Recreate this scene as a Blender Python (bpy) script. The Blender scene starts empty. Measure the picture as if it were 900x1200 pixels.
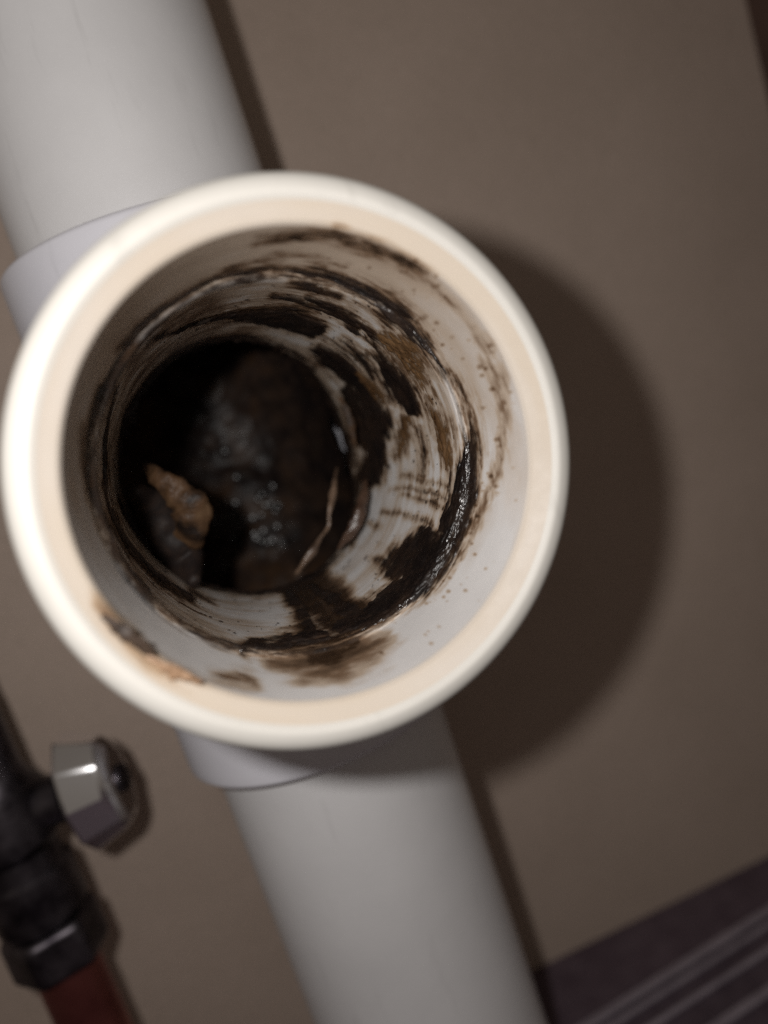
import bpy, bmesh, math, random
import numpy as np
from mathutils import Vector, Matrix

random.seed(4)
RNG = np.random.default_rng(11)
K = 0.001                                   # everything below is written in millimetres
sc = bpy.context.scene
COL = sc.collection

# ------------------------------------------------------------------ camera
CAM = Vector((-17.69, -155.26, 6.04))
RIGHT = Vector((0.89935, -0.30702, -0.31129))
DOWN = Vector((-0.34319, -0.05456, -0.93768))
FWD = Vector((0.27090, 0.95014, -0.15444))
cd = bpy.data.cameras.new('camera')
cam = bpy.data.objects.new('camera', cd)
COL.objects.link(cam)
R = Matrix((RIGHT, -DOWN, -FWD)).transposed().to_4x4()
cam.matrix_world = Matrix.Translation(CAM * K) @ R
cd.sensor_fit = 'VERTICAL'
cd.sensor_height = 7.467
cd.lens = 5.6
cd.clip_start = 0.002
cd.clip_end = 20
cd.dof.use_dof = True
cd.dof.focus_distance = 0.106
cd.dof.aperture_fstop = 1.7
sc.camera = cam

# ------------------------------------------------------------------ dim room and the phone's own lamp
w = bpy.data.worlds.new('World')
sc.world = w
w.use_nodes = True
w.node_tree.nodes['Background'].inputs['Color'].default_value = (1.0, 0.84, 0.70, 1)
w.node_tree.nodes['Background'].inputs['Strength'].default_value = 0.105
ld = bpy.data.lights.new('phone_lamp', 'POINT')
ld.energy = 0.44
ld.color = (1.0, 0.965, 0.93)
ld.shadow_soft_size = 0.003
lamp = bpy.data.objects.new('phone_lamp', ld)
COL.objects.link(lamp)
lamp.location = (CAM + RIGHT * -21.5 + DOWN * -9) * K
sc.view_settings.view_transform = 'Standard'
sc.view_settings.look = 'None'
sc.view_settings.exposure = 0
sc.view_settings.gamma = 1
sc.cycles.use_denoising = False
sc.cycles.max_bounces = 8
sc.cycles.sample_clamp_indirect = 3
sc.cycles.sample_clamp_direct = 5

# ------------------------------------------------------------------ helpers
def mesh_obj(name, verts, faces, mat, parent=None, smooth=True, angle=35):
    me = bpy.data.meshes.new(name)
    v = np.asarray(verts, dtype=np.float64) * K
    if isinstance(faces, np.ndarray):
        n = len(faces)
        me.vertices.add(len(v)); me.vertices.foreach_set('co', v.astype(np.float32).ravel())
        me.loops.add(n * 4); me.loops.foreach_set('vertex_index', faces.astype(np.int32).ravel())
        me.polygons.add(n)
        me.polygons.foreach_set('loop_start', np.arange(0, n * 4, 4, dtype=np.int32))
        me.update(calc_edges=True)
    else:
        me.from_pydata([tuple(x) for x in v], [], faces)
        me.update()
    me.validate()
    if smooth:
        me.polygons.foreach_set('use_smooth', np.ones(len(me.polygons), dtype=bool))
        if angle and len(me.polygons) < 60000:
            me.set_sharp_from_angle(angle=math.radians(angle))
    me.materials.append(mat)
    o = bpy.data.objects.new(name, me)
    COL.objects.link(o)
    if parent is not None:
        o.parent = parent
    return o

def tag(o, label, cat=None, group=None, kind=None):
    o['label'] = label
    if cat: o['category'] = cat
    if group: o['group'] = group
    if kind: o['kind'] = kind
    return o

def empty(name, loc=(0, 0, 0)):
    o = bpy.data.objects.new(name, None)
    o.empty_display_size = 0.005
    COL.objects.link(o)
    o.location = Vector(loc) * K
    return o

def lathe(profile, n=128, axis='Z', closed=True):
    """profile: (radius, height) pairs; closed joins the last ring to the first."""
    V, F = [], []
    m = len(profile)
    for r, h in profile:
        for i in range(n):
            a = 2 * math.pi * i / n
            c, s = r * math.cos(a), r * math.sin(a)
            V.append({'Z': (c, s, h), 'Y': (c, h, s), 'X': (h, c, s)}[axis])
    for j in range(m if closed else m - 1):
        a, b = j * n, ((j + 1) % m) * n
        for i in range(n):
            k = (i + 1) % n
            F.append((a + i, a + k, b + k, b + i))
    return V, F

def fix_normals(o):
    bm = bmesh.new(); bm.from_mesh(o.data)
    bmesh.ops.recalc_face_normals(bm, faces=bm.faces)
    bm.to_mesh(o.data); bm.free()
    return o

def arc(cx, cy, r, a0, a1, n=6):
    return [(cx + r * math.cos(math.radians(a0 + (a1 - a0) * i / n)),
             cy + r * math.sin(math.radians(a0 + (a1 - a0) * i / n))) for i in range(n + 1)]

def tube_path(pts, radii, n=16, wob=0.0, flat=1.0, sub=4, rng=None):
    """A closed tube through points with its own radius at each of them."""
    P = [Vector(p) for p in pts]
    Q, RR = [], []
    for i in range(len(P) - 1):
        p0 = P[max(i - 1, 0)]; p1 = P[i]; p2 = P[i + 1]; p3 = P[min(i + 2, len(P) - 1)]
        for j in range(sub):
            t = j / sub
            Q.append(0.5 * ((2 * p1) + (p2 - p0) * t + (2 * p0 - 5 * p1 + 4 * p2 - p3) * t * t + (3 * p1 - p0 - 3 * p2 + p3) * t ** 3))
            RR.append(radii[i] * (1 - t) + radii[i + 1] * t)
    Q.append(P[-1]); RR.append(radii[-1])
    V, F = [], []
    up = Vector((0.3, 1, 0.2)).normalized()
    ph = [random.uniform(0, 6.28) for _ in range(6)]
    for i, q in enumerate(Q):
        d = (Q[min(i + 1, len(Q) - 1)] - Q[max(i - 1, 0)]).normalized()
        a = d.cross(up).normalized(); b = d.cross(a).normalized()
        for k in range(n):
            t = 2 * math.pi * k / n
            rr = RR[i] * (1 + wob * (math.sin(2 * t + ph[0] + i * 0.5) * 0.5 + math.sin(3 * t + ph[1] - i * 0.9) * 0.35 + math.sin(5 * t + ph[2] + i * 1.7) * 0.25 + math.sin(i * 1.3 + ph[3]) * 0.3))
            V.append(q + a * rr * math.cos(t) + b * rr * flat * math.sin(t))
    m = len(Q)
    for i in range(m - 1):
        for k in range(n):
            F.append((i * n + k, i * n + (k + 1) % n, (i + 1) * n + (k + 1) % n, (i + 1) * n + k))
    F.append(tuple(range(n))[::-1]); F.append(tuple((m - 1) * n + k for k in range(n)))
    return V, F

# ------------------------------------------------------------------ materials
def new_mat(name):
    m = bpy.data.materials.new(name); m.use_nodes = True
    nt = m.node_tree; b = nt.nodes['Principled BSDF']
    return m, nt, b

def node(nt, typ, **kw):
    n = nt.nodes.new(typ)
    for k, v in kw.items():
        if k in n.inputs.keys(): n.inputs[k].default_value = v
        else: setattr(n, k, v)
    return n

def noise(nt, scale, detail=3, rough=0.55, coord='Object'):
    tc = node(nt, 'ShaderNodeTexCoord')
    n = node(nt, 'ShaderNodeTexNoise', Scale=scale, Detail=detail, Roughness=rough)
    nt.links.new(tc.outputs[coord], n.inputs['Vector'])
    return n

def ramp(nt, src, stops):
    r = node(nt, 'ShaderNodeValToRGB')
    el = r.color_ramp.elements
    while len(el) < len(stops): el.new(0.5)
    for e, (p, c) in zip(el, stops):
        e.position = p; e.color = (*c, 1) if len(c) == 3 else c
    nt.links.new(src, r.inputs['Fac'])
    return r

def bump(nt, b, src, strength, dist, prev=None):
    n = node(nt, 'ShaderNodeBump', Strength=strength, Distance=dist)
    nt.links.new(src, n.inputs['Height'])
    if prev: nt.links.new(prev.outputs['Normal'], n.inputs['Normal'])
    nt.links.new(n.outputs['Normal'], b.inputs['Normal'])
    return n

def mat_noise(name, stops, scale, rough=0.5, bumps=(), detail=4, metallic=0, spec=0.5):
    m, nt, b = new_mat(name)
    n = noise(nt, scale, detail)
    r = ramp(nt, n.outputs['Fac'], stops)
    nt.links.new(r.outputs['Color'], b.inputs['Base Color'])
    b.inputs['Roughness'].default_value = rough
    b.inputs['Metallic'].default_value = metallic
    b.inputs['Specular IOR Level'].default_value = spec
    p = None
    for s, st, d in bumps:
        p = bump(nt, b, noise(nt, s, 3).outputs['Fac'], st, d, p)
    return m

def make_pvc(name, c0, c1, rough=0.42):
    m, nt, b = new_mat(name)
    n = noise(nt, 38, 5, 0.6)
    r = ramp(nt, n.outputs['Fac'], [(0.3, c0), (0.7, c1)])
    # thin grey handling scuffs
    tc = node(nt, 'ShaderNodeTexCoord')
    mp = node(nt, 'ShaderNodeMapping'); mp.inputs['Scale'].default_value = (260, 260, 40); mp.inputs['Rotation'].default_value = (0.25, 0.2, 0)
    nt.links.new(tc.outputs['Object'], mp.inputs['Vector'])
    sn = node(nt, 'ShaderNodeTexNoise', Scale=1.0, Detail=4.0, Roughness=0.6)
    nt.links.new(mp.outputs['Vector'], sn.inputs['Vector'])
    sr = ramp(nt, sn.outputs['Fac'], [(0.62, (0, 0, 0)), (0.78, (1, 1, 1))])
    mx = node(nt, 'ShaderNodeMix', data_type='RGBA')
    mul = node(nt, 'ShaderNodeMath', operation='MULTIPLY'); mul.inputs[1].default_value = 0.34
    nt.links.new(sr.outputs['Color'], mul.inputs[0])
    nt.links.new(mul.outputs[0], mx.inputs['Factor'])
    nt.links.new(r.outputs['Color'], mx.inputs['A'])
    mx.inputs['B'].default_value = (c0[0] * .62, c0[1] * .61, c0[2] * .6, 1)
    nt.links.new(mx.outputs['Result'], b.inputs['Base Color'])
    b.inputs['Roughness'].default_value = rough
    p = bump(nt, b, noise(nt, 900, 3).outputs['Fac'], 0.06, 0.0003)
    bump(nt, b, noise(nt, 120, 2).outputs['Fac'], 0.10, 0.0006, p)
    return m

PVC_FIT = make_pvc('fitting_plastic', (0.69, 0.69, 0.75), (0.75, 0.745, 0.80))
PVC_HUB = make_pvc('rim_plastic', (0.57, 0.55, 0.51), (0.62, 0.60, 0.56), 0.55)
PVC_PIPE = make_pvc('pipe_plastic', (0.67, 0.665, 0.675), (0.74, 0.735, 0.745))

def make_inner():
    """Fitting plastic whose inner wall carries smeared brown residue and painted rim shade (attribute 'stain')."""
    m, nt, b = new_mat('stained_shaded_plastic')
    at = node(nt, 'ShaderNodeAttribute', attribute_name='stain_and_shade')
    cr = node(nt, 'ShaderNodeAttribute', attribute_name='cement')
    n = noise(nt, 420, 5, 0.65)
    base = ramp(nt, noise(nt, 60, 4).outputs['Fac'], [(0.3, (0.60, 0.585, 0.58)), (0.7, (0.70, 0.685, 0.68))])
    mc = node(nt, 'ShaderNodeMix', data_type='RGBA'); mc.inputs['B'].default_value = (0.56, 0.485, 0.40, 1)
    nt.links.new(cr.outputs['Fac'], mc.inputs['Factor']); nt.links.new(base.outputs['Color'], mc.inputs['A'])
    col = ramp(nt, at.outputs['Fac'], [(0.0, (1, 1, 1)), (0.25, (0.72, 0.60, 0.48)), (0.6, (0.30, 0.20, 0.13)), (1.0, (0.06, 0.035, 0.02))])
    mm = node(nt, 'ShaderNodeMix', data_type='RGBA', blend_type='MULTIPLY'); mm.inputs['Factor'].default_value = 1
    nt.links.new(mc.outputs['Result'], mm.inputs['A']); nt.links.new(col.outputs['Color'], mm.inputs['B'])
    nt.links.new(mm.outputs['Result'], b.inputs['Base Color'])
    rr = ramp(nt, n.outputs['Fac'], [(0.3, (0.2, 0.2, 0.2)), (0.7, (0.4, 0.4, 0.4))])
    ro = node(nt, 'ShaderNodeMath', operation='MULTIPLY_ADD'); ro.inputs[1].default_value = 0.4
    nt.links.new(cr.outputs['Fac'], ro.inputs[0]); nt.links.new(rr.outputs['Color'], ro.inputs[2])
    nt.links.new(ro.outputs[0], b.inputs['Roughness'])
    bump(nt, b, n.outputs['Fac'], 0.08, 0.0003)
    return m
PVC_IN = make_inner()

def make_sludge(name='wet_black_sludge', spec=0.45, rough=(0.13, 0.45), film=False, lift=1.0):
    m, nt, b = new_mat(name)
    at = node(nt, 'ShaderNodeAttribute', attribute_name='brown')
    n = noise(nt, 330, 6, 0.65)
    add = node(nt, 'ShaderNodeMath', operation='ADD')
    nt.links.new(at.outputs['Fac'], add.inputs[0]); 
    sub = node(nt, 'ShaderNodeMath', operation='MULTIPLY_ADD'); sub.inputs[1].default_value = 0.9; sub.inputs[2].default_value = -0.42
    nt.links.new(n.outputs['Fac'], sub.inputs[0]); nt.links.new(sub.outputs[0], add.inputs[1])
    r = ramp(nt, add.outputs[0], [(0.0, (0.009 * lift, 0.0065 * lift, 0.006 * lift)), (0.25, (0.024 * lift, 0.015 * lift, 0.011 * lift)), (0.6, (0.055, 0.028, 0.013)), (1.0, (0.15, 0.085, 0.04))])
    nt.links.new(r.outputs['Color'], b.inputs['Base Color'])
    rr = ramp(nt, noise(nt, 250, 4).outputs['Fac'], [(0.35, (rough[0],) * 3), (0.65, (rough[1],) * 3)])
    nt.links.new(rr.outputs['Color'], b.inputs['Roughness'])
    b.inputs['Specular IOR Level'].default_value = spec
    p = bump(nt, b, noise(nt, 700, 5, 0.6).outputs['Fac'], 0.25, 0.0004)
    bump(nt, b, noise(nt, 2400, 3).outputs['Fac'], 0.25, 0.0002, p)
    if film:
        ta = node(nt, 'ShaderNodeAttribute', attribute_name='thick')
        mr = node(nt, 'ShaderNodeMapRange'); mr.inputs['From Min'].default_value = 0.0; mr.inputs['From Max'].default_value = 0.2
        nt.links.new(ta.outputs['Fac'], mr.inputs['Value']); nt.links.new(mr.outputs['Result'], b.inputs['Alpha'])
    return m
SLUDGE = make_sludge(film=True)
SLUDGE_SOLID = make_sludge('solid_black_sludge', 0.2, (0.35, 0.65), lift=1.6)
DRY_SLUDGE = mat_noise('drying_sludge', [(0.35, (0.02, 0.013, 0.01)), (0.7, (0.075, 0.045, 0.028))], 300, 0.6, ((900, .3, .0004),), 5)
WATER = mat_noise('dirty_water', [(0.3, (0.006, 0.005, 0.005)), (0.7, (0.012, 0.009, 0.008))], 100, 0.3)
SLUDGE_DEEP = make_sludge('deep_black_sludge', 0.11, (0.25, 0.5), lift=1.2)

def make_wall():
    m, nt, b = new_mat('beige_wall_paint')
    n = noise(nt, 26, 5, 0.6)
    r = ramp(nt, n.outputs['Fac'], [(0.3, (0.435, 0.348, 0.288)), (0.7, (0.487, 0.392, 0.328))])
    f = noise(nt, 1500, 3, 0.7)
    fr = ramp(nt, f.outputs['Fac'], [(0.3, (0.86, 0.86, 0.85)), (0.7, (1.12, 1.11, 1.13))])
    mm = node(nt, 'ShaderNodeMix', data_type='RGBA', blend_type='MULTIPLY'); mm.inputs['Factor'].default_value = 1
    nt.links.new(r.outputs['Color'], mm.inputs['A']); nt.links.new(fr.outputs['Color'], mm.inputs['B'])
    nt.links.new(mm.outputs['Result'], b.inputs['Base Color'])
    b.inputs['Roughness'].default_value = 0.7
    b.inputs['Specular IOR Level'].default_value = 0.3
    p = bump(nt, b, f.outputs['Fac'], 0.18, 0.0004)
    bump(nt, b, noise(nt, 330, 3).outputs['Fac'], 0.15, 0.0008, p)
    return m
WALL = make_wall()
FLOOR = mat_noise('dark_floor', [(0.3, (0.075, 0.05, 0.068)), (0.7, (0.12, 0.088, 0.11))], 140, 0.6, ((900, .3, .0005),), 6)
SIDE = mat_noise('dark_side_wood', [(0.3, (0.07, 0.04, 0.033)), (0.7, (0.11, 0.065, 0.05))], 40, 0.6, ((600, .2, .0005),), 5)
STRIP = mat_noise('grey_ribbed_plastic', [(0.3, (0.20, 0.17, 0.20)), (0.7, (0.30, 0.26, 0.30))], 160, 0.45, ((900, .2, .0003),), 5)
STRIP_BASE = mat_noise('dark_strip_plastic', [(0.3, (0.06, 0.043, 0.058)), (0.7, (0.10, 0.075, 0.095))], 160, 0.5, ((900, .2, .0003),), 5)
CHROME = mat_noise('chrome', [(0.3, (0.80, 0.80, 0.82)), (0.7, (0.88, 0.88, 0.90))], 70, 0.2, ((500, .04, .0003),), 3, metallic=1)
CHROME_SHADED = mat_noise('shaded_dull_chrome', [(0.35, (0.035, 0.03, 0.036)), (0.7, (0.15, 0.135, 0.15))], 160, 0.42, ((700, .15, .0003),), 5, metallic=1)  # dark reflections and shade on the valve put into the base colour
COPPER = mat_noise('dark_red_copper', [(0.3, (0.17, 0.05, 0.045)), (0.7, (0.32, 0.11, 0.09))], 90, 0.42, ((700, .15, .0003),), 5, metallic=0.85)
SCRAP = mat_noise('wet_brown_food', [(0.38, (0.014, 0.009, 0.007)), (0.54, (0.075, 0.040, 0.020)), (0.78, (0.15, 0.092, 0.050))], 190, 0.5, ((500, .6, .0008), (1600, .4, .0003)), 6, spec=0.25)
TAN = mat_noise('tan_film', [(0.3, (0.05, 0.03, 0.02)), (0.7, (0.19, 0.125, 0.085))], 260, 0.35, ((600, .5, .0006),), 6)
TAN_DARK = mat_noise('dark_brown_film', [(0.3, (0.03, 0.015, 0.01)), (0.7, (0.10, 0.06, 0.04))], 260, 0.3, ((600, .5, .0006),), 6)
CRUST = mat_noise('tan_crust', [(0.3, (0.18, 0.10, 0.055)), (0.7, (0.45, 0.29, 0.18))], 240, 0.5, ((700, .5, .0006),), 6)

# ------------------------------------------------------------------ setting: wall, floor, side panel
FLOOR_Z = -166.0
def wall_y(x): return 35.0 - (x - 39.0) * 0.11
def slab(name, quad, thick, mat, kind='structure'):
    """quad: four corners seen from the front; thick: vector to the back."""
    t = Vector(thick)
    V = [Vector(q) for q in quad] + [Vector(q) + t for q in quad]
    F = [(0, 1, 2, 3), (7, 6, 5, 4), (0, 4, 5, 1), (1, 5, 6, 2), (2, 6, 7, 3), (3, 7, 4, 0)]
    o = fix_normals(mesh_obj(name, V, F, mat, smooth=False))
    o['kind'] = kind
    return o
XL, XR = -420.0, 174.5
o = slab('wall', [(XL, wall_y(XL), FLOOR_Z - 8), (XR + 12, wall_y(XR + 12), FLOOR_Z - 8), (XR + 12, wall_y(XR + 12), 420), (XL, wall_y(XL), 420)], (2, 14, 0), WALL)
o['label'] = 'plain beige brown painted wall behind the pipe'
o = slab('floor', [(XL, 140, FLOOR_Z), (XL, -420, FLOOR_Z), (XR + 30, -420, FLOOR_Z), (XR + 30, 140, FLOOR_Z)], (0, 0, -12), FLOOR)
o['label'] = 'dark floor at the foot of the wall'
yc = wall_y(XR)
o = slab('side_wall', [(XR, yc + 0.2, FLOOR_Z + .2), (XR - 8, yc - 60, FLOOR_Z + .2), (XR - 8, yc - 60, 420), (XR, yc + 0.2, 420)], (14, 1.9, 0), SIDE)
o['label'] = 'dark side panel meeting the beige wall'

# ------------------------------------------------------------------ the pipe tee
RIM_Y = -75.87                       # plane of the open rim; the run stands on the z axis
tee = empty('drain_pipe')
tag(tee, 'white plastic drain pipe with its open socket end facing out', 'drain pipe')

# run of the fitting: outer shell with a hub at either end, holed where the branch leaves it
prof = [(24.6, -54.0), *arc(27.4, -52.9, 1.1, -90, 0, 5), (28.5, -38), (26.6, -30), (26.6, 24), (28.5, 29)]
prof += [*arc(27.4, 43.2, 1.1, 0, 90, 5), (24.6, 44.3)]
# finer along z so that the hole is round
fine = []
for (r0, z0), (r1, z1) in zip(prof, prof[1:]):
    k = max(1, int(abs(z1 - z0) / 1.5))
    fine += [(r0 + (r1 - r0) * i / k, z0 + (z1 - z0) * i / k) for i in range(k)]
fine.append(prof[-1])
V, F = lathe(fine, 160, 'Z', closed=False)
F = [f for f in F if not (sum(V[i][1] for i in f) < 0 and all(V[i][0] ** 2 + V[i][2] ** 2 < 24.5 ** 2 for i in f))]
tb = fix_normals(mesh_obj('tee_body', V, F, PVC_FIT, tee))

# branch: outside of the neck and hub and the flat rim; slightly uneven by hand-work
N = 192
outp = [(26.2, -14), (26.2, -50), (26.6, -52.5), (29.0, -55.5), (31.1, -57), (31.1, -59), (31.1, RIM_Y + 3.0)]
outp += arc(31.1 - 2.6, RIM_Y + 2.6, 2.6, 0, -84, 10)
outp += [(28.6, RIM_Y - 0.0), (28.25, RIM_Y + 0.12), (27.8, RIM_Y + 0.55)]
V, F = lathe(outp, N, 'Y', closed=False)
hub = fix_normals(mesh_obj('branch_hub', V, F, PVC_HUB, tee, angle=50))

# pipes in the two run hubs
def pipe(z0, z1, label):
    V, F = lathe([(24.15, z0), (24.15, z1), (20.6, z1), (20.6, z0)], 128, 'Z')
    return tag(fix_normals(mesh_obj('pipe', V, F, PVC_PIPE, tee)), label)
pipe(27, 300, 'longer pipe rising from the fitting')
pipe(FLOOR_Z + 0.3, -37, 'pipe running down from the fitting to the floor')

# ------------------------------------------------------------------ inside of the branch: wall grid, stains, painted shade and sludge
STROKES = [
    ('d', 0.7, [(233.2,11.8,1.4),(251.1,14.6,1.9),(265.5,13.5,1.9),(276.4,14.5,2.6),(289.2,15.1,2.6),(296.8,15.2,2.2)]),
    ('d', 0.8, [(288.4,15.1,1.8),(296.0,15.0,2.2),(304.2,15.1,2.7),(315.8,15.1,4.6),(325.1,15.3,5.6),(334.0,15.4,3.8),(342.1,15.2,1.9),(349.0,14.7,1.6),(357.1,13.9,1.4),(8.1,14.2,1.9),(14.3,14.4,3.3)]),
    ('d', 1, [(11.6,14.4,2.8),(22.6,15.3,5.9),(31.9,15.5,5.9),(41.9,15.4,6.4),(51.2,16.1,7.4),(61.3,16.6,7.5),(71.6,18.2,6.5),(83.4,19.6,5.0),(98.8,19.9,4.0),(110.8,17.7,2.9)]),
    ('d', 0.8, [(45.6,22.3,6.9),(54.6,24.8,9.8),(62.4,27.3,6.1),(59.9,32.8,2.9)]),
    ('d', 0.8, [(65.7,19.7,6.7),(71.9,22.6,4.2)]),
    ('d', 0.7, [(209.7,12.1,1.7),(197.8,13.6,2.0),(187.2,15.2,2.1),(177.6,15.6,2.4),(162.8,17.4,2.9),(150.4,15.8,2.7),(137.5,15.8,2.3),(126.4,15.4,2.3),(111.3,17.7,3.3)]),
    ('d', 0.7, [(124.9,15.1,2.2),(120.3,17.9,2.8),(107.6,21.4,3.5)]),
    ('d', 0.9, [(242.6,19.9,0.9),(253.0,28.3,1.3),(267.5,32.0,2.7),(273.9,32.3,3.7),(289.7,35.9,6.2),(300.5,36.2,6.9),(308.9,35.9,5.2)]),
    ('d', 0.6, [(286.9,24.1,2.0),(298.0,24.6,2.5),(305.6,25.5,3.1)]),
    ('d', 0.7, [(298.4,22.1,2.5),(305.1,23.2,3.8),(314.3,25.3,4.2),(320.2,27.6,2.7)]),
    ('d', 0.5, [(290.3,16.4,1.2),(298.8,17.0,1.9),(306.8,17.4,1.9)]),
    ('d', 0.7, [(221.1,14.6,1.4),(212.0,15.1,1.9),(202.5,14.6,1.8)]),
    ('d', 0.9, [(223.1,22.8,2.3),(209.7,27.4,3.4),(199.8,28.8,3.5),(191.3,27.9,4.0)]),
    ('d', 0.6, [(232.4,16.0,1.3),(223.7,15.7,1.5)]),
    ('d', 0.8, [(193.1,23.2,3.7),(181.8,29.1,4.3),(167.3,33.6,4.8),(152.1,36.2,5.0),(138.5,38.5,3.4)]),
    ('d', 0.6, [(184.0,50.3,3.7),(165.2,63.0,5.6),(145.0,72.4,6.1),(133.9,66.7,4.4)]),
    ('d', 0.4, [(138.5,45.7,1.8),(128.8,42.3,2.4)]),
    ('f', 0.1, [(186.0,16.1,4.3),(165.4,30.9,6.2),(143.2,30.6,5.3)]),
    ('d', 0.7, [(320.4,24.2,1.6),(327.3,26.1,2.4),(334.5,28.7,3.3),(342.5,30.7,6.2),(349.5,30.0,6.8),(357.3,29.6,4.0)]),
    ('b', 0.4, [(327.2,21.6,3.1),(336.0,19.9,6.1),(344.2,20.8,4.1),(348.3,20.8,2.1)]),
    ('b', 0.5, [(348.7,21.6,1.3),(358.4,21.6,2.1),(6.3,20.4,3.9),(13.8,20.5,3.4),(19.2,19.9,2.1)]),
    ('d', 0.8, [(315.1,45.2,3.8),(322.0,45.9,6.4),(330.2,45.6,5.8),(338.4,46.1,4.5),(349.8,46.5,5.2),(358.4,44.4,4.5),(6.7,45.3,3.3)]),
    ('d', 0.9, [(339.9,51.9,4.1),(351.1,53.0,6.9),(2.5,53.8,7.7),(12.0,52.2,5.6),(24.0,53.4,5.6)]),
    ('b', 0.4, [(333.0,42.3,3.1),(341.6,41.6,3.7),(350.1,40.9,3.1)]),
    ('b', 0.4, [(359.3,33.6,3.5),(7.6,37.7,4.6),(14.5,41.1,2.5)]),
    ('d', 0.5, [(317.7,35.1,1.7),(327.5,34.6,2.3),(338.8,37.7,1.8)]),
    ('d', 0.3, [(328.2,31.9,1.4),(340.0,34.8,1.5),(351.0,37.7,1.5)]),
    ('d', 0.35, [(354.8,23.4,1.1),(4.5,22.6,1.3),(10.7,22.6,1.1)]),
    ('d', 0.35, [(3.5,29.5,0.8),(13.3,29.2,1.1),(23.1,30.7,0.9)]),
    ('d', 0.3, [(28.3,40.9,0.9),(29.0,29.0,1.1),(30.9,19.9,1.6)]),
    ('d', 0.3, [(31.4,36.3,0.9),(32.6,26.6,1.1),(34.2,20.0,1.6)]),
    ('d', 0.3, [(38.6,42.7,1.0),(39.5,31.4,1.2),(41.5,23.0,1.3)]),
    ('d', 0.3, [(23.4,38.7,0.6),(25.6,27.8,0.8),(26.9,19.1,1.0)]),
    ('d', 0.25, [(48.0,67.6,1.6),(58.2,51.2,1.4)]),
    ('d', 0.25, [(45.3,45.9,1.6),(46.1,44.2,1.3)]),
    ('s', 0.95, [(84.2,61.4,18.3),(85.3,45.9,21.3),(85.5,31.5,17.0),(81.3,19.2,6.5)]),
    ('d', 0.22, [(87.7,61.0,9.5),(91.9,43.6,10.1),(95.1,26.4,9.6),(93.9,19.5,5.5)]),
    ('s', 0.7, [(84.7,66.4,6.1),(93.5,44.7,6.3),(102.6,24.2,6.7)]),
    ('d', 0.5, [(90.1,59.2,7.2),(93.4,41.0,9.2),(96.6,27.2,7.0),(101.7,21.5,4.0)]),
    ('d', 0.4, [(84.1,44.6,5.7),(82.8,30.3,6.2),(81.7,20.7,4.1)]),
    ('s', 0.6, [(135.5,86.3,8.4),(126.6,80.9,10.6),(114.9,77.4,8.0)]),
    ('d', 0.5, [(86.1,25.9,3.7),(80.8,19.9,3.5)]),
    ('s', 0.92, [(79.3,12.4,2.7),(87.5,13.3,7.6),(98.1,13.1,9.7),(109.0,12.9,7.4),(117.6,13.5,3.5)]),
    ('f', 0.1, [(88.9,14.9,2.3),(98.7,15.0,3.2),(108.0,15.1,1.8)]),
    ('s', 0.8, [(167.6,1.4,0.6),(162.0,1.7,2.6),(156.9,1.8,4.0),(150.5,1.7,3.0),(144.9,1.8,3.1),(137.4,2.5,1.8),(123.5,6.1,1.5)]),
    ('s', 0.5, [(134.8,6.1,1.5),(125.5,7.1,2.7)]),
    ('d', 0.15, [(103.0,13.7,2.2),(97.9,14.2,2.7)]),
    ('f', 0.1, [(134.9,5.7,1.5),(128.6,8.8,2.4),(123.0,7.8,1.6)]),
    ('d', 0.12, [(132.1,6.2,0.8),(126.5,7.6,1.2),(123.3,6.8,0.8)]),
    ('d', 0.3, [(275.7,5.7,0.6),(284.1,5.2,0.7),(291.5,4.0,0.9),(293.8,3.2,1.6),(297.9,3.9,0.9),(302.8,4.0,1.3),(306.6,3.8,1.9),(312.0,3.9,1.1),(316.4,3.8,1.3),(320.4,3.7,1.0)]),
    ('f', 0.1, [(260.2,6.1,1.1),(273.6,6.0,1.8),(286.8,6.5,2.3),(302.1,5.6,2.3),(313.6,4.8,2.3),(328.1,5.1,2.4),(345.8,4.7,2.0),(353.8,3.8,1.6)]),
    ('f', 0.1, [(265.4,12.6,2.8),(284.1,10.6,3.6),(301.1,10.9,2.9)]),
    ('f', 0.06, [(342.8,5.3,4.0),(355.7,5.3,5.3),(12.4,7.2,4.2),(35.5,11.5,4.5),(47.0,12.5,3.7)]),
]
CORE =  [(11.5,61.3),(28.4,58.4),(46.5,56.7),(65.4,55.8),(81.5,66.0),(97.2,77.9),(120.8,75.7),(144.0,58.8),(160.8,58.5),(177.5,65.9),(193.8,76.7),(209.8,60.2),(220.5,47.7),(232.8,49.3),(245.1,48.6),(258.3,49.9),(272.1,52.8),(286.6,59.1),(299.7,59.2),(311.4,59.6),(324.0,59.5),(334.5,63.3),(353.5,63.2)]
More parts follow.
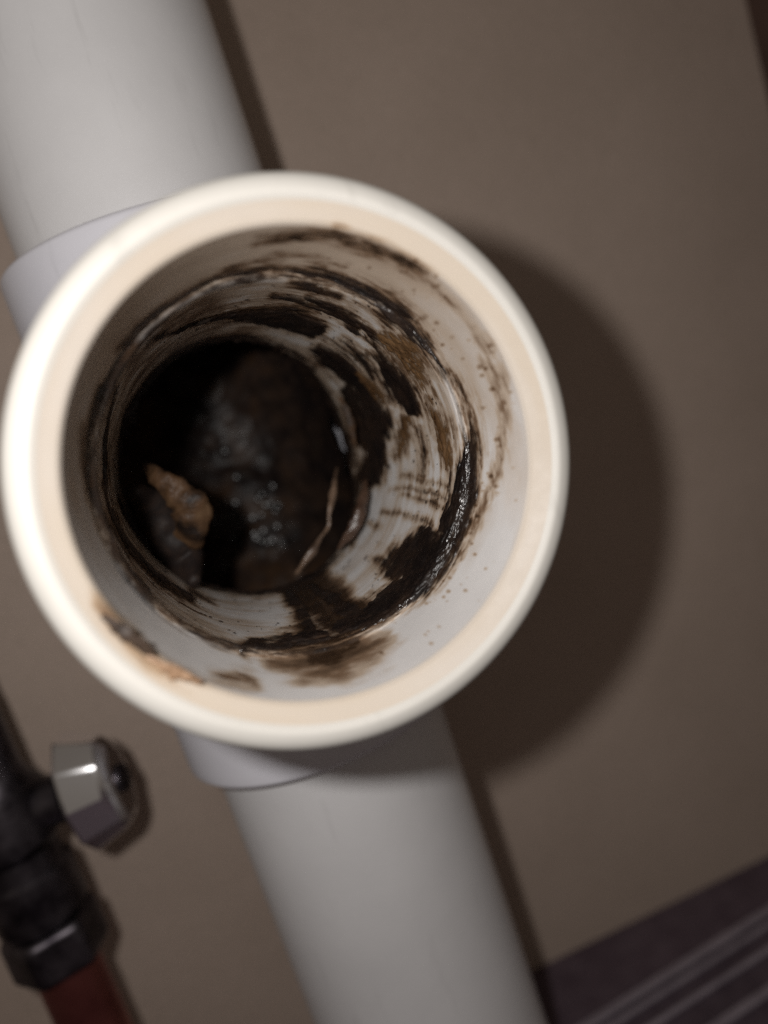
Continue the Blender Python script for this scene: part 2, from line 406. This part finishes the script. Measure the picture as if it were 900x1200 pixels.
SPECKS =  [(329.1,12.8,1.1),(329.4,11.3,2.0),(332.7,10.0,1.5),(321.2,8.0,1.2),(345.2,3.5,1.0),(347.0,3.9,1.6),(350.6,6.5,1.4),(349.6,7.5,1.3),(356.6,7.1,1.5),(352.1,7.9,1.1),(11.0,8.6,1.1),(13.0,8.2,0.9),(21.7,10.2,1.3),(23.9,12.1,1.1),(24.7,8.9,1.1),(26.6,8.3,0.9),(26.2,11.7,0.7),(39.8,12.4,0.9),(42.8,11.1,1.1),(42.4,14.0,0.9),(45.7,9.4,1.1),(56.6,7.3,0.8),(58.9,10.3,0.9),(65.4,12.6,1.1),(55.0,12.0,0.9),(86.2,9.4,1.1),(34.2,11.8,0.9),(61.2,10.4,0.7),(76.2,14.3,0.9),(11.7,13.4,0.9),(338.6,9.4,1.1),(339.4,12.2,0.9),(345.6,9.9,0.9),(341.4,6.6,0.8),(1.3,10.0,0.7),(0.6,5.5,0.6),(66.7,15.0,0.9),(60.3,13.7,0.9)]


# profile of the inner wall: s = depth from the rim, r = radius
P_S = np.array([0.55, 1.0, 1.8, 2.3, 8.0, 14.6, 15.0, 15.25, 15.6, 16.4, 55.0, 82.0])
P_R = np.array([27.8, 27.2, 26.0, 25.7, 24.9, 24.0, 23.9, 23.5, 23.2, 23.05, 21.9, 21.4])
RUN_R = 22.5
NT, N1, N2 = 960, 130, 230
th = np.linspace(0, 2 * np.pi, NT, endpoint=False)          # clockwise seen from the front, 0 = +x
s1 = np.concatenate([np.linspace(0.55, 2.3, 22, endpoint=False), np.linspace(2.3, 14.6, 74, endpoint=False), np.linspace(14.6, 16.4, N1 - 96, endpoint=False)])
fr = np.linspace(0, 1, N2) ** 1.15
xr = 21.5 * np.cos(th)
s_end = -RIM_Y - np.sqrt(np.maximum(RUN_R ** 2 - xr ** 2, 0.0)) + 0.4
S = np.concatenate([np.repeat(s1[None, :], NT, 0), 16.4 + fr[None, :] * (s_end[:, None] - 16.4)], 1)
TH = np.repeat(th[:, None], S.shape[1], 1)
RAD = np.interp(S, P_S, P_R)
# profile normal (towards the hollow), softened over the ledge
gs = np.linspace(0, 82, 2400); gr = np.interp(gs, P_S, P_R)
ker = np.hanning(31); ker /= ker.sum()
dr = np.convolve(np.gradient(gr, gs), ker, 'same')
DR = np.interp(S, gs, dr)
nl = np.sqrt(1 + DR ** 2); NR, NS = -1 / nl, DR / nl

D0 = 79.0
def vmap(s): return np.log((D0 + s) / np.interp(s, P_S, P_R) * 27.0 / D0)
VV = vmap(S)                                 # so that one step in v looks as wide as one radian

def vnoise(u, v, cu, cv, seed):
    """Value noise, periodic in u (radians); cu cells round the bore, cv cells per unit of v."""
    g = np.random.default_rng(seed).random((cu, 64))
    x = (u / (2 * np.pi) * cu) % cu; y = (v * cv) % 64
    xi = np.floor(x).astype(int); yi = np.floor(y).astype(int)
    fx = x - xi; fy = y - yi
    fx = fx * fx * (3 - 2 * fx); fy = fy * fy * (3 - 2 * fy)
    x1 = (xi + 1) % cu; y1 = (yi + 1) % 64; xi %= cu; yi %= 64
    return (g[xi, yi] * (1 - fx) + g[x1, yi] * fx) * (1 - fy) + (g[xi, y1] * (1 - fx) + g[x1, y1] * fx) * fy
def fbm(u, v, cu, cv, seed, octv=4, gain=0.5):
    t = 0; a = 1; n = 0
    for i in range(octv):
        t = t + a * (vnoise(u, v, cu * 2 ** i, cv * 2 ** i, seed + i) - 0.5); n += a; a *= gain
    return t / n * 2
def sstep(a, b, x):
    t = np.clip((x - a) / (b - a), 0, 1); return t * t * (3 - 2 * t)

# hand-smeared edges: warp the coordinates a little before measuring distances
U = TH + 0.045 * fbm(TH, VV, 14, 9, 1, 4)
W = VV + 0.030 * fbm(TH, VV, 12, 8, 21, 4)
def strokes_field(kinds):
    best = np.full(S.shape, -9.0); hh = np.zeros(S.shape)
    for k, h, pts in STROKES:
        if k not in kinds: continue
        q = [(math.radians(a), float(vmap(s)), w / 100) for a, s, w in pts]
        if len(q) == 1: q = q * 2
        for (a0, v0, w0), (a1, v1, w1) in zip(q, q[1:]):
            da = (a1 - a0 + math.pi) % (2 * math.pi) - math.pi
            ua = (U - a0 + math.pi) % (2 * math.pi) - math.pi
            ll = da * da + (v1 - v0) ** 2 + 1e-9
            t = np.clip((ua * da + (W - v0) * (v1 - v0)) / ll, 0, 1)
            d = np.hypot(ua - t * da, (W - v0) - t * (v1 - v0))
            f = (w0 + (w1 - w0) * t) - d
            up = f > best
            best[up] = f[up]; hh[up] = h
    return best, hh

edge = 0.016 * fbm(TH, VV, 60, 50, 41, 3, 0.5)
streak = fbm(TH + VV * 0.35, VV, 26, 95, 51, 4, 0.6)        # long round the bore, thin along it
grit = fbm(TH, VV, 170, 120, 61, 3, 0.6)
fine_streak = fbm(TH + VV * 0.45, VV, 44, 170, 55, 4, 0.65)
FD, HD = strokes_field('d'); FB, HB = strokes_field('b'); FF, HF = strokes_field('f'); FS, HS = strokes_field('s')
FD = FD + edge + 0.020 * streak + 0.016 * fine_streak + 0.003; FB = FB + edge + 0.02 * streak + 0.02 * fine_streak + 0.006; FF = FF + 1.4 * edge + 0.01 * streak
# wiped streaks on the lit side of the bore
da = (TH - math.radians(335) + math.pi) % (2 * math.pi) - math.pi
wipe = np.exp(-(da / 0.55) ** 2 - ((S - 36) / 15) ** 2) * (S > 16)
da = (TH - math.radians(165) + math.pi) % (2 * math.pi) - math.pi
wipe = np.maximum(wipe, 1.25 * np.exp(-(da / 0.8) ** 2 - ((S - 30) / 13) ** 2) * (S > 16))
FW = 0.10 * (0.75 * streak + 0.35 * fine_streak + 0.7 * fbm(TH + 0.2 * VV, VV, 11, 17, 57, 3)) - 0.075 + 0.07 * wipe
FW = np.where(wipe > 0.15, FW, -1)
FD = np.maximum(FD, FW); HD = np.where(FW >= FD, 0.25, HD)
ca = np.radians([c[0] for c in CORE]); cs = np.array([c[1] for c in CORE])
core_s = np.interp(th, np.concatenate([ca - 2 * np.pi, ca, ca + 2 * np.pi]), np.tile(cs, 3))
core_s = np.minimum(core_s, s_end - 5)
FC = VV - vmap(core_s)[:, None] + 1.3 * edge + 0.02 * streak
# splatter near what is already dirty, and scattered specks on the socket wall
spl = fbm(TH, VV, 200, 130, 71, 2)
near = np.maximum(FD, FC * 0.6)
FSP = np.where((near > -0.05) & (S > 15.4), (spl - 0.68 + 0.9 * np.clip(near + 0.05, -0.2, 0.05)) * 0.12, -1)
sp = np.full(S.shape, -9.0)
extra = [(random.uniform(-70, 75) % 360, random.uniform(2.6, 14), random.uniform(0.25, 0.6)) for _ in range(50)]
extra += [(random.uniform(265, 330), random.uniform(2.0, 6), random.uniform(0.2, 0.6)) for _ in range(40)]
for a, s, wd in list(SPECKS) + extra:
    a = math.radians(a); v = float(vmap(s)); wd = wd / 100 * 0.7
    i0 = int((a - 0.05) / (2 * math.pi) * NT); idx = np.arange(i0, i0 + int(0.1 / (2 * math.pi) * NT) + 2) % NT
    ua = (TH[idx] - a + math.pi) % (2 * math.pi) - math.pi
    f = wd - np.hypot(ua, VV[idx] - v) + 0.5 * edge[idx]
    sp[idx] = np.maximum(sp[idx], f)

lump = fbm(TH, VV, 34, 26, 81, 4, 0.55)
# dirt packed into the step where the socket ends, all the way round
v_step = float(vmap(15.25))
FL = 0.022 + 0.030 * np.clip(np.cos(TH - math.radians(225)) + 0.2, 0, 1) + 0.030 * fbm(TH, VV * 0 + 1.7, 9, 1, 171, 5, 0.6) + 0.6 * edge - np.abs(VV - v_step)
FD2 = np.maximum(FD, FL)
hd = np.where(FL > FD, 0.35, HD) * sstep(0.0, 0.035, FD2) * (0.55 + 0.45 * lump + 0.25 * grit) * 0.75
hb = HB * sstep(0.0, 0.05, FB) * (0.75 + 0.6 * lump + 0.7 * grit)
hc = (0.35 + 1.3 * sstep(0.02, 0.16, FC)) * sstep(0.0, 0.05, FC) * (0.9 + 1.1 * lump + 0.3 * grit)
hs = 0.16 * sstep(0.0, 0.012, FSP)
H = np.maximum.reduce([hd, hb, hc, hs])
brown = np.where(hb > np.maximum(hd, hc), 0.62, 0.0) + 0.35 * np.clip(fbm(TH, VV, 20, 16, 91, 3) - 0.05, 0, 1) + 0.5 * np.exp(-np.clip(H, 0, 9) / 0.14) * (H > 0)
brown = np.clip(brown, 0, 1)

# thin residue left on the plastic itself, plus painted shade in the bore
grime = np.clip(0.55 * sstep(0.0, 0.05, FF) * (0.7 + 0.9 * lump + 0.6 * grit), 0, 1)
halo = 0.45 * sstep(-0.04, 0.012, np.maximum(FD, FB)) + 0.25 * sstep(-0.012, 0.004, np.maximum(FD, FB)) + 0.5 * sstep(-0.03, 0.01, FC)
film_shade = np.clip(0.06 + 0.22 * fbm(TH, VV, 18, 22, 101, 4) + 0.12 * streak, 0, 1) * sstep(15.0, 16.0, S)
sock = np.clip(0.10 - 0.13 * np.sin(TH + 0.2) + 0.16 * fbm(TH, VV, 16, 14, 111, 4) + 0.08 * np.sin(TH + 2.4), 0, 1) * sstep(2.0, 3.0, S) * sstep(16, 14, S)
soft = HS * sstep(-0.05, 0.09, FS + 0.05 * lump + 0.012 * grit + 0.012 * streak)
film_shade = film_shade + 0.52 * np.clip(0.15 + np.cos(TH - math.radians(222)), 0, 1) * (0.65 + 0.9 * lump + 0.9 * fine_streak) * sstep(15.2, 18, S)  # the rim's shade on the upper left, painted in with the brown film
stain_and_shade = np.clip(0.5 * sstep(-0.008, 0.008, sp) * (0.7 + 0.8 * lump) + grime + soft + halo * (0.6 + 0.6 * grit) + film_shade + sock, 0, 1)
cement = sstep(3.0, 1.9, S) * (0.9 + 0.3 * fbm(TH, VV, 10, 8, 121, 3))

nS = S.shape[1]
def grid_xyz(off):
    r = RAD + NR * off; s = S + NS * off
    return np.stack([r * np.cos(TH), RIM_Y + s, -r * np.sin(TH)], -1).reshape(-1, 3)
I = np.arange(NT)[:, None] * nS + np.arange(nS - 1)[None, :]
J = ((np.arange(NT) + 1) % NT)[:, None] * nS + np.arange(nS - 1)[None, :]
QF = np.stack([I, J, J + 1, I + 1], -1).reshape(-1, 4)
def add_attr(o, name, val):
    a = o.data.attributes.new(name, 'FLOAT', 'POINT')
    a.data.foreach_set('value', np.ascontiguousarray(val, dtype=np.float32).ravel())
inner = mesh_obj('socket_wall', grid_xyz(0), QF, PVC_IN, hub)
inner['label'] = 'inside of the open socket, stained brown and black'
add_attr(inner, 'stain_and_shade', stain_and_shade); add_attr(inner, 'cement', np.clip(cement, 0, 1))

keep = H.ravel() > 0.012
fm = keep[QF].any(1)
f2 = QF[fm]
used = np.unique(f2)
remap = np.full(NT * nS, -1, dtype=np.int64); remap[used] = np.arange(len(used))
off = np.where(H > 0.012, H, -0.06)
sl = mesh_obj('sludge', grid_xyz(off)[used], remap[f2], SLUDGE)
add_attr(sl, 'brown', brown.ravel()[used]); add_attr(sl, 'thick', H.ravel()[used])
tag(sl, 'wet black sludge smeared round the inside of the open socket', 'sludge', kind='stuff')

# clogged inside of the run behind the branch
nz, na = 260, 360
zz = np.linspace(-120, 120, nz); aa = np.linspace(0, 2 * np.pi, na, endpoint=False)
A, Z = np.meshgrid(aa, zz, indexing='ij')
h = 0.7 + 1.6 * np.clip(fbm(A, Z / 60 + 3, 9, 8, 131, 5, 0.55), -0.5, 1) + 0.25 * fbm(A, Z / 60 + 3, 60, 40, 141, 3)
rr = RUN_R + 0.15 - np.clip(h, 0.1, 4)
cap = sstep(108, 119.5, np.abs(Z)); rr = rr * (1 - cap) + 0.02 * cap
VX = np.stack([rr * np.cos(A), rr * np.sin(A), Z], -1)
GI = np.arange(na)[:, None] * nz + np.arange(nz - 1)[None, :]
GJ = ((np.arange(na) + 1) % na)[:, None] * nz + np.arange(nz - 1)[None, :]
GF = np.stack([GI, GJ, GJ + 1, GI + 1], -1).reshape(-1, 4)
VX = VX.reshape(-1, 3)
c = VX[GF].mean(1)
GF = GF[~((c[:, 1] < 0) & (c[:, 0] ** 2 + c[:, 2] ** 2 < 21.9 ** 2))]
run = mesh_obj('sludge', VX, GF, SLUDGE_DEEP)
add_attr(run, 'thick', np.ones(A.shape)); add_attr(run, 'brown', (0.14 + 0.45 * fbm(A, Z / 60, 14, 10, 151, 3)).clip(0, 1).ravel())
tag(run, 'black sludge lining the dark far end of the bore', 'sludge', kind='stuff')

# beads of water standing on the far wall, each a low dome
V, F = [], []
rd = np.random.default_rng(5)
for k in range(20):
    a = rd.uniform(62, 100); z = rd.uniform(-21, 5)
    if k < 15: a = rd.normal(79, 7); z = rd.normal(-11, 5)
    ia = int(a / 360 * na) % na; iz = int((z + 120) / 240 * (nz - 1))
    P = Vector(VX.reshape(na, nz, 3)[ia, iz])
    nrm = Vector((-math.cos(math.radians(a)), -math.sin(math.radians(a)), 0))
    t1 = nrm.cross(Vector((0, 0, 1))); t2 = Vector((0, 0, 1))
    rc = rd.uniform(0.6, 1.3); Rb = rd.uniform(1.9, 3.4); base = len(V)
    P = P + nrm * 0.12
    for j in range(5):
        al = math.asin(rc / Rb) * j / 4
        for i in range(12):
            ph = 2 * math.pi * i / 12
            V.append(P + nrm * (Rb * math.cos(al) - Rb * math.cos(math.asin(rc / Rb))) + (t1 * math.cos(ph) + t2 * math.sin(ph)) * Rb * math.sin(al))
    for j in range(4):
        for i in range(12):
            F.append((base + j * 12 + i, base + j * 12 + (i + 1) % 12, base + (j + 1) * 12 + (i + 1) % 12, base + (j + 1) * 12 + i))
wd_ = mesh_obj('water_beads', V, F, WATER, angle=0)
tag(wd_, 'small glinting beads of dirty water deep in the bore', 'water beads', kind='stuff')

# ------------------------------------------------------------------ scraps caught in the bore and on the rim
def scrap(name, pts, radii, mat, label, cat, wob=0.35, flat=0.7, n=18, sub=6):
    V, F = tube_path(pts, radii, n, wob, flat, sub)
    o = fix_normals(mesh_obj(name, V, F, mat, angle=0))
    return tag(o, label, cat)
scrap('food_scrap', [(-16.4, -23.0, 6.2), (-15.6, -25.4, 4.6), (-14.8, -26.8, 3.0), (-13.6, -27.4, 1.4), (-12.7, -27.4, -0.6), (-12.0, -27.4, -2.6), (-12.3, -26.6, -5.2), (-13.8, -24.4, -7.4), (-15.4, -21.5, -8.4)],
      [0.5, 1.3, 1.8, 2.1, 2.7, 3.2, 2.9, 2.6, 1.0], SCRAP, 'dull orange brown scrap of food stuck in the black bore', 'food scrap', 0.16, 0.6)
scrap('sludge_clump', [(-19.5, -30, 3.0), (-18.2, -25, 1.0), (-17.0, -22.5, -3.0), (-16.2, -21.5, -7.5), (-15.5, -22.5, -12.0), (-15.5, -28, -14.5)],
      [1.0, 2.6, 3.6, 4.2, 3.2, 1.0], SLUDGE_SOLID, 'dark lump of sludge that the orange brown scrap lies on', 'sludge clump', 0.10, 0.8, 28, 5)
scrap('fibre_strand', [(15.0, -20.5, -5.2), (13.2, -22.5, -7.4), (11.6, -24, -9.6), (9.9, -25, -12.0), (9.0, -25.2, -14.0), (6.9, -26, -15.2), (4.6, -26.6, -16.9), (2.0, -26, -18.8), (0.6, -24, -20.2)],
      [0.2, 0.45, 0.6, 0.35, 0.3, 0.35, 0.7, 0.55, 0.2], TAN, 'thin tan strand slanting down across the black bore', 'strand', 0.25, 0.8)
scrap('fibre_strand', [(18.2, -25, -8.6), (16.0, -27.5, -11.2), (13.9, -28.6, -13.7), (11.6, -28.6, -15.9), (9.0, -27, -18.0)],
      [0.3, 0.8, 1.2, 0.9, 0.3], TAN_DARK, 'dark brown strand beside the clean pale patch of the bore', 'strand', 0.25, 0.5)
scrap('food_scrap', [(19.2, -22, 6.6), (19.6, -22, 4.2), (19.7, -22, 1.2), (19.2, -21.5, -2.2)],
      [0.3, 0.6, 0.7, 0.3], SCRAP, 'narrow orange scrap on the wall of the bore', 'food scrap', 0.25, 0.6)
scrap('sludge_clump', [(-25.8, -74.9, -6.6), (-25.0, -75.0, -8.0), (-24.2, -75.0, -9.4), (-23.4, -74.9, -10.9), (-22.6, -74.7, -12.4)],
      [0.2, 0.5, 0.75, 0.6, 0.2], DRY_SLUDGE, 'dark sludge clump stuck on the cream edge of the open socket', 'sludge clump', 0.4, 0.4)
scrap('sludge_clump', [(-23.2, -75.0, -12.2), (-22.2, -75.1, -13.6), (-21.2, -75.0, -14.9), (-20.2, -74.9, -15.9), (-19.2, -74.7, -17.0)],
      [0.2, 0.55, 0.7, 0.5, 0.2], CRUST, 'tan crusty smear beside the dark clump on the edge', 'sludge clump', 0.35, 0.4)

# ------------------------------------------------------------------ shut-off valve on the copper tube
valve = empty('shutoff_valve', (-68, 19, -58))
tag(valve, 'chrome shutoff valve with oval handle on a dark red tube', 'valve')
def part(name, V, F, mat, parent, angle=35, bev=0.0):
    o = fix_normals(mesh_obj(name, V, F, mat, parent, angle=angle))
    if bev:
        m = o.modifiers.new('edge', 'BEVEL'); m.width = bev * K; m.segments = 3; m.limit_method = 'ANGLE'; m.angle_limit = math.radians(25)
    return o
V, F = lathe([(6.9, -107.8), (6.9, -14), (5.8, -14), (5.8, -107.8)], 48)
part('copper_tube', V, F, COPPER, valve)
V, F = lathe([(0, -20), (8.4, -20), (9.4, -18.6), (9.4, -9), (8.2, -8), (8.2, -4), (9.8, -2), (9.8, 9), (8.2, 11), (7.4, 14), (7.4, 30), (0, 30)], 48, closed=False)
part('valve_body', V, F, CHROME_SHADED, valve)
def hexring(r, z0, z1):
    V = []; 
    for z in (z0, z1):
        for i in range(6):
            a = math.radians(60 * i + 12); V.append((r * math.cos(a), r * math.sin(a), z))
    return V, [(0, 1, 2, 3, 4, 5), (11, 10, 9, 8, 7, 6)] + [(i, (i + 1) % 6, 6 + (i + 1) % 6, 6 + i) for i in range(6)]
V, F = hexring(10.6, -31, -20.4); part('compression_nut', V, F, CHROME_SHADED, valve, bev=1.6)
V, F = lathe([(0, 30), (7.2, 30), (7.2, 110), (0, 110)], 48, closed=False); part('riser_tube', V, F, CHROME_SHADED, valve)
V, F = lathe([(0, -30), (7.6, -30), (8.6, -28), (8.6, -18), (6.8, -16), (6.8, -4), (0, -4)], 40, 'X', closed=False); part('outlet', V, F, CHROME_SHADED, valve)
# handle on its stem: axis leans to the right and towards the viewer
ax = Vector((0.955, -0.296, 0.0)).normalized()
sx = Vector((0.296, 0.955, 0.0)); up = Vector((0, 0, 1))
def oriented(pts, org): return [Vector(org) + ax * p[0] + sx * p[1] + up * p[2] for p in pts]
V, F = lathe([(0, 6), (5.2, 6), (5.2, 12), (3.6, 12.5), (3.6, 20), (0, 20)], 32, 'X', closed=False)
part('stem', oriented(V, (2.4, 0, 4.0)), F, CHROME_SHADED, valve)
def oval(rings, n=10):
    V, F = [], []
    for x, a, b in rings:
        for i in range(n):
            t = 2 * math.pi * (i + 0.05) / n
            V.append((x, a * math.cos(t), b * math.sin(t)))
    m = len(rings)
    for j in range(m - 1):
        for i in range(n): F.append((j * n + i, j * n + (i + 1) % n, (j + 1) * n + (i + 1) % n, (j + 1) * n + i))
    F.append(tuple(range(n))); F.append(tuple((m - 1) * n + i for i in range(n))[::-1])
    return V, F
V, F = oval([(13, 4.6, 6.2), (14.5, 9.2, 13.6), (22.4, 6.5, 10.6), (24.0, 4.8, 8.6)])
hd_ = part('handle', oriented(V, (2.4, 0, 4.0)), F, CHROME, valve, angle=20, bev=0.7)
V, F = lathe([(0, 24), (3.0, 24), (3.0, 24.7), (2.4, 25.1), (0, 25.2)], 24, 'X', closed=False)
part('screw', oriented(V, (2.4, 0, 4.0)), F, CHROME_SHADED, hd_)

# ------------------------------------------------------------------ ribbed strip on the floor, along the wall
strip = empty('floor_strip', (80, 2, FLOOR_Z))
tag(strip, 'dark floor strip with pale grey ribs running along the wall', 'floor strip')
def bar(name, x0, x1, y0, y1, z0, z1, mat, bev):
    V = [(x, y, z) for z in (z0, z1) for x, y in ((x0, y0), (x1, y0), (x1, y1), (x0, y1))]
    F = [(0, 1, 2, 3), (7, 6, 5, 4), (0, 4, 5, 1), (1, 5, 6, 2), (2, 6, 7, 3), (3, 7, 4, 0)]
    return part(name, V, F, mat, strip, bev=bev)
bar('base', -180, 112, -19, 9, 0.1, 1.6, STRIP_BASE, 0.5)
for y, wd in ((6.4, 2.6), (2.6, 1.3), (-3.4, 1.5), (-12.6, 2.4)):
    bar('rib', -180, 112, y - wd / 2, y + wd / 2, 1.5, 2.9, STRIP, 0.5)
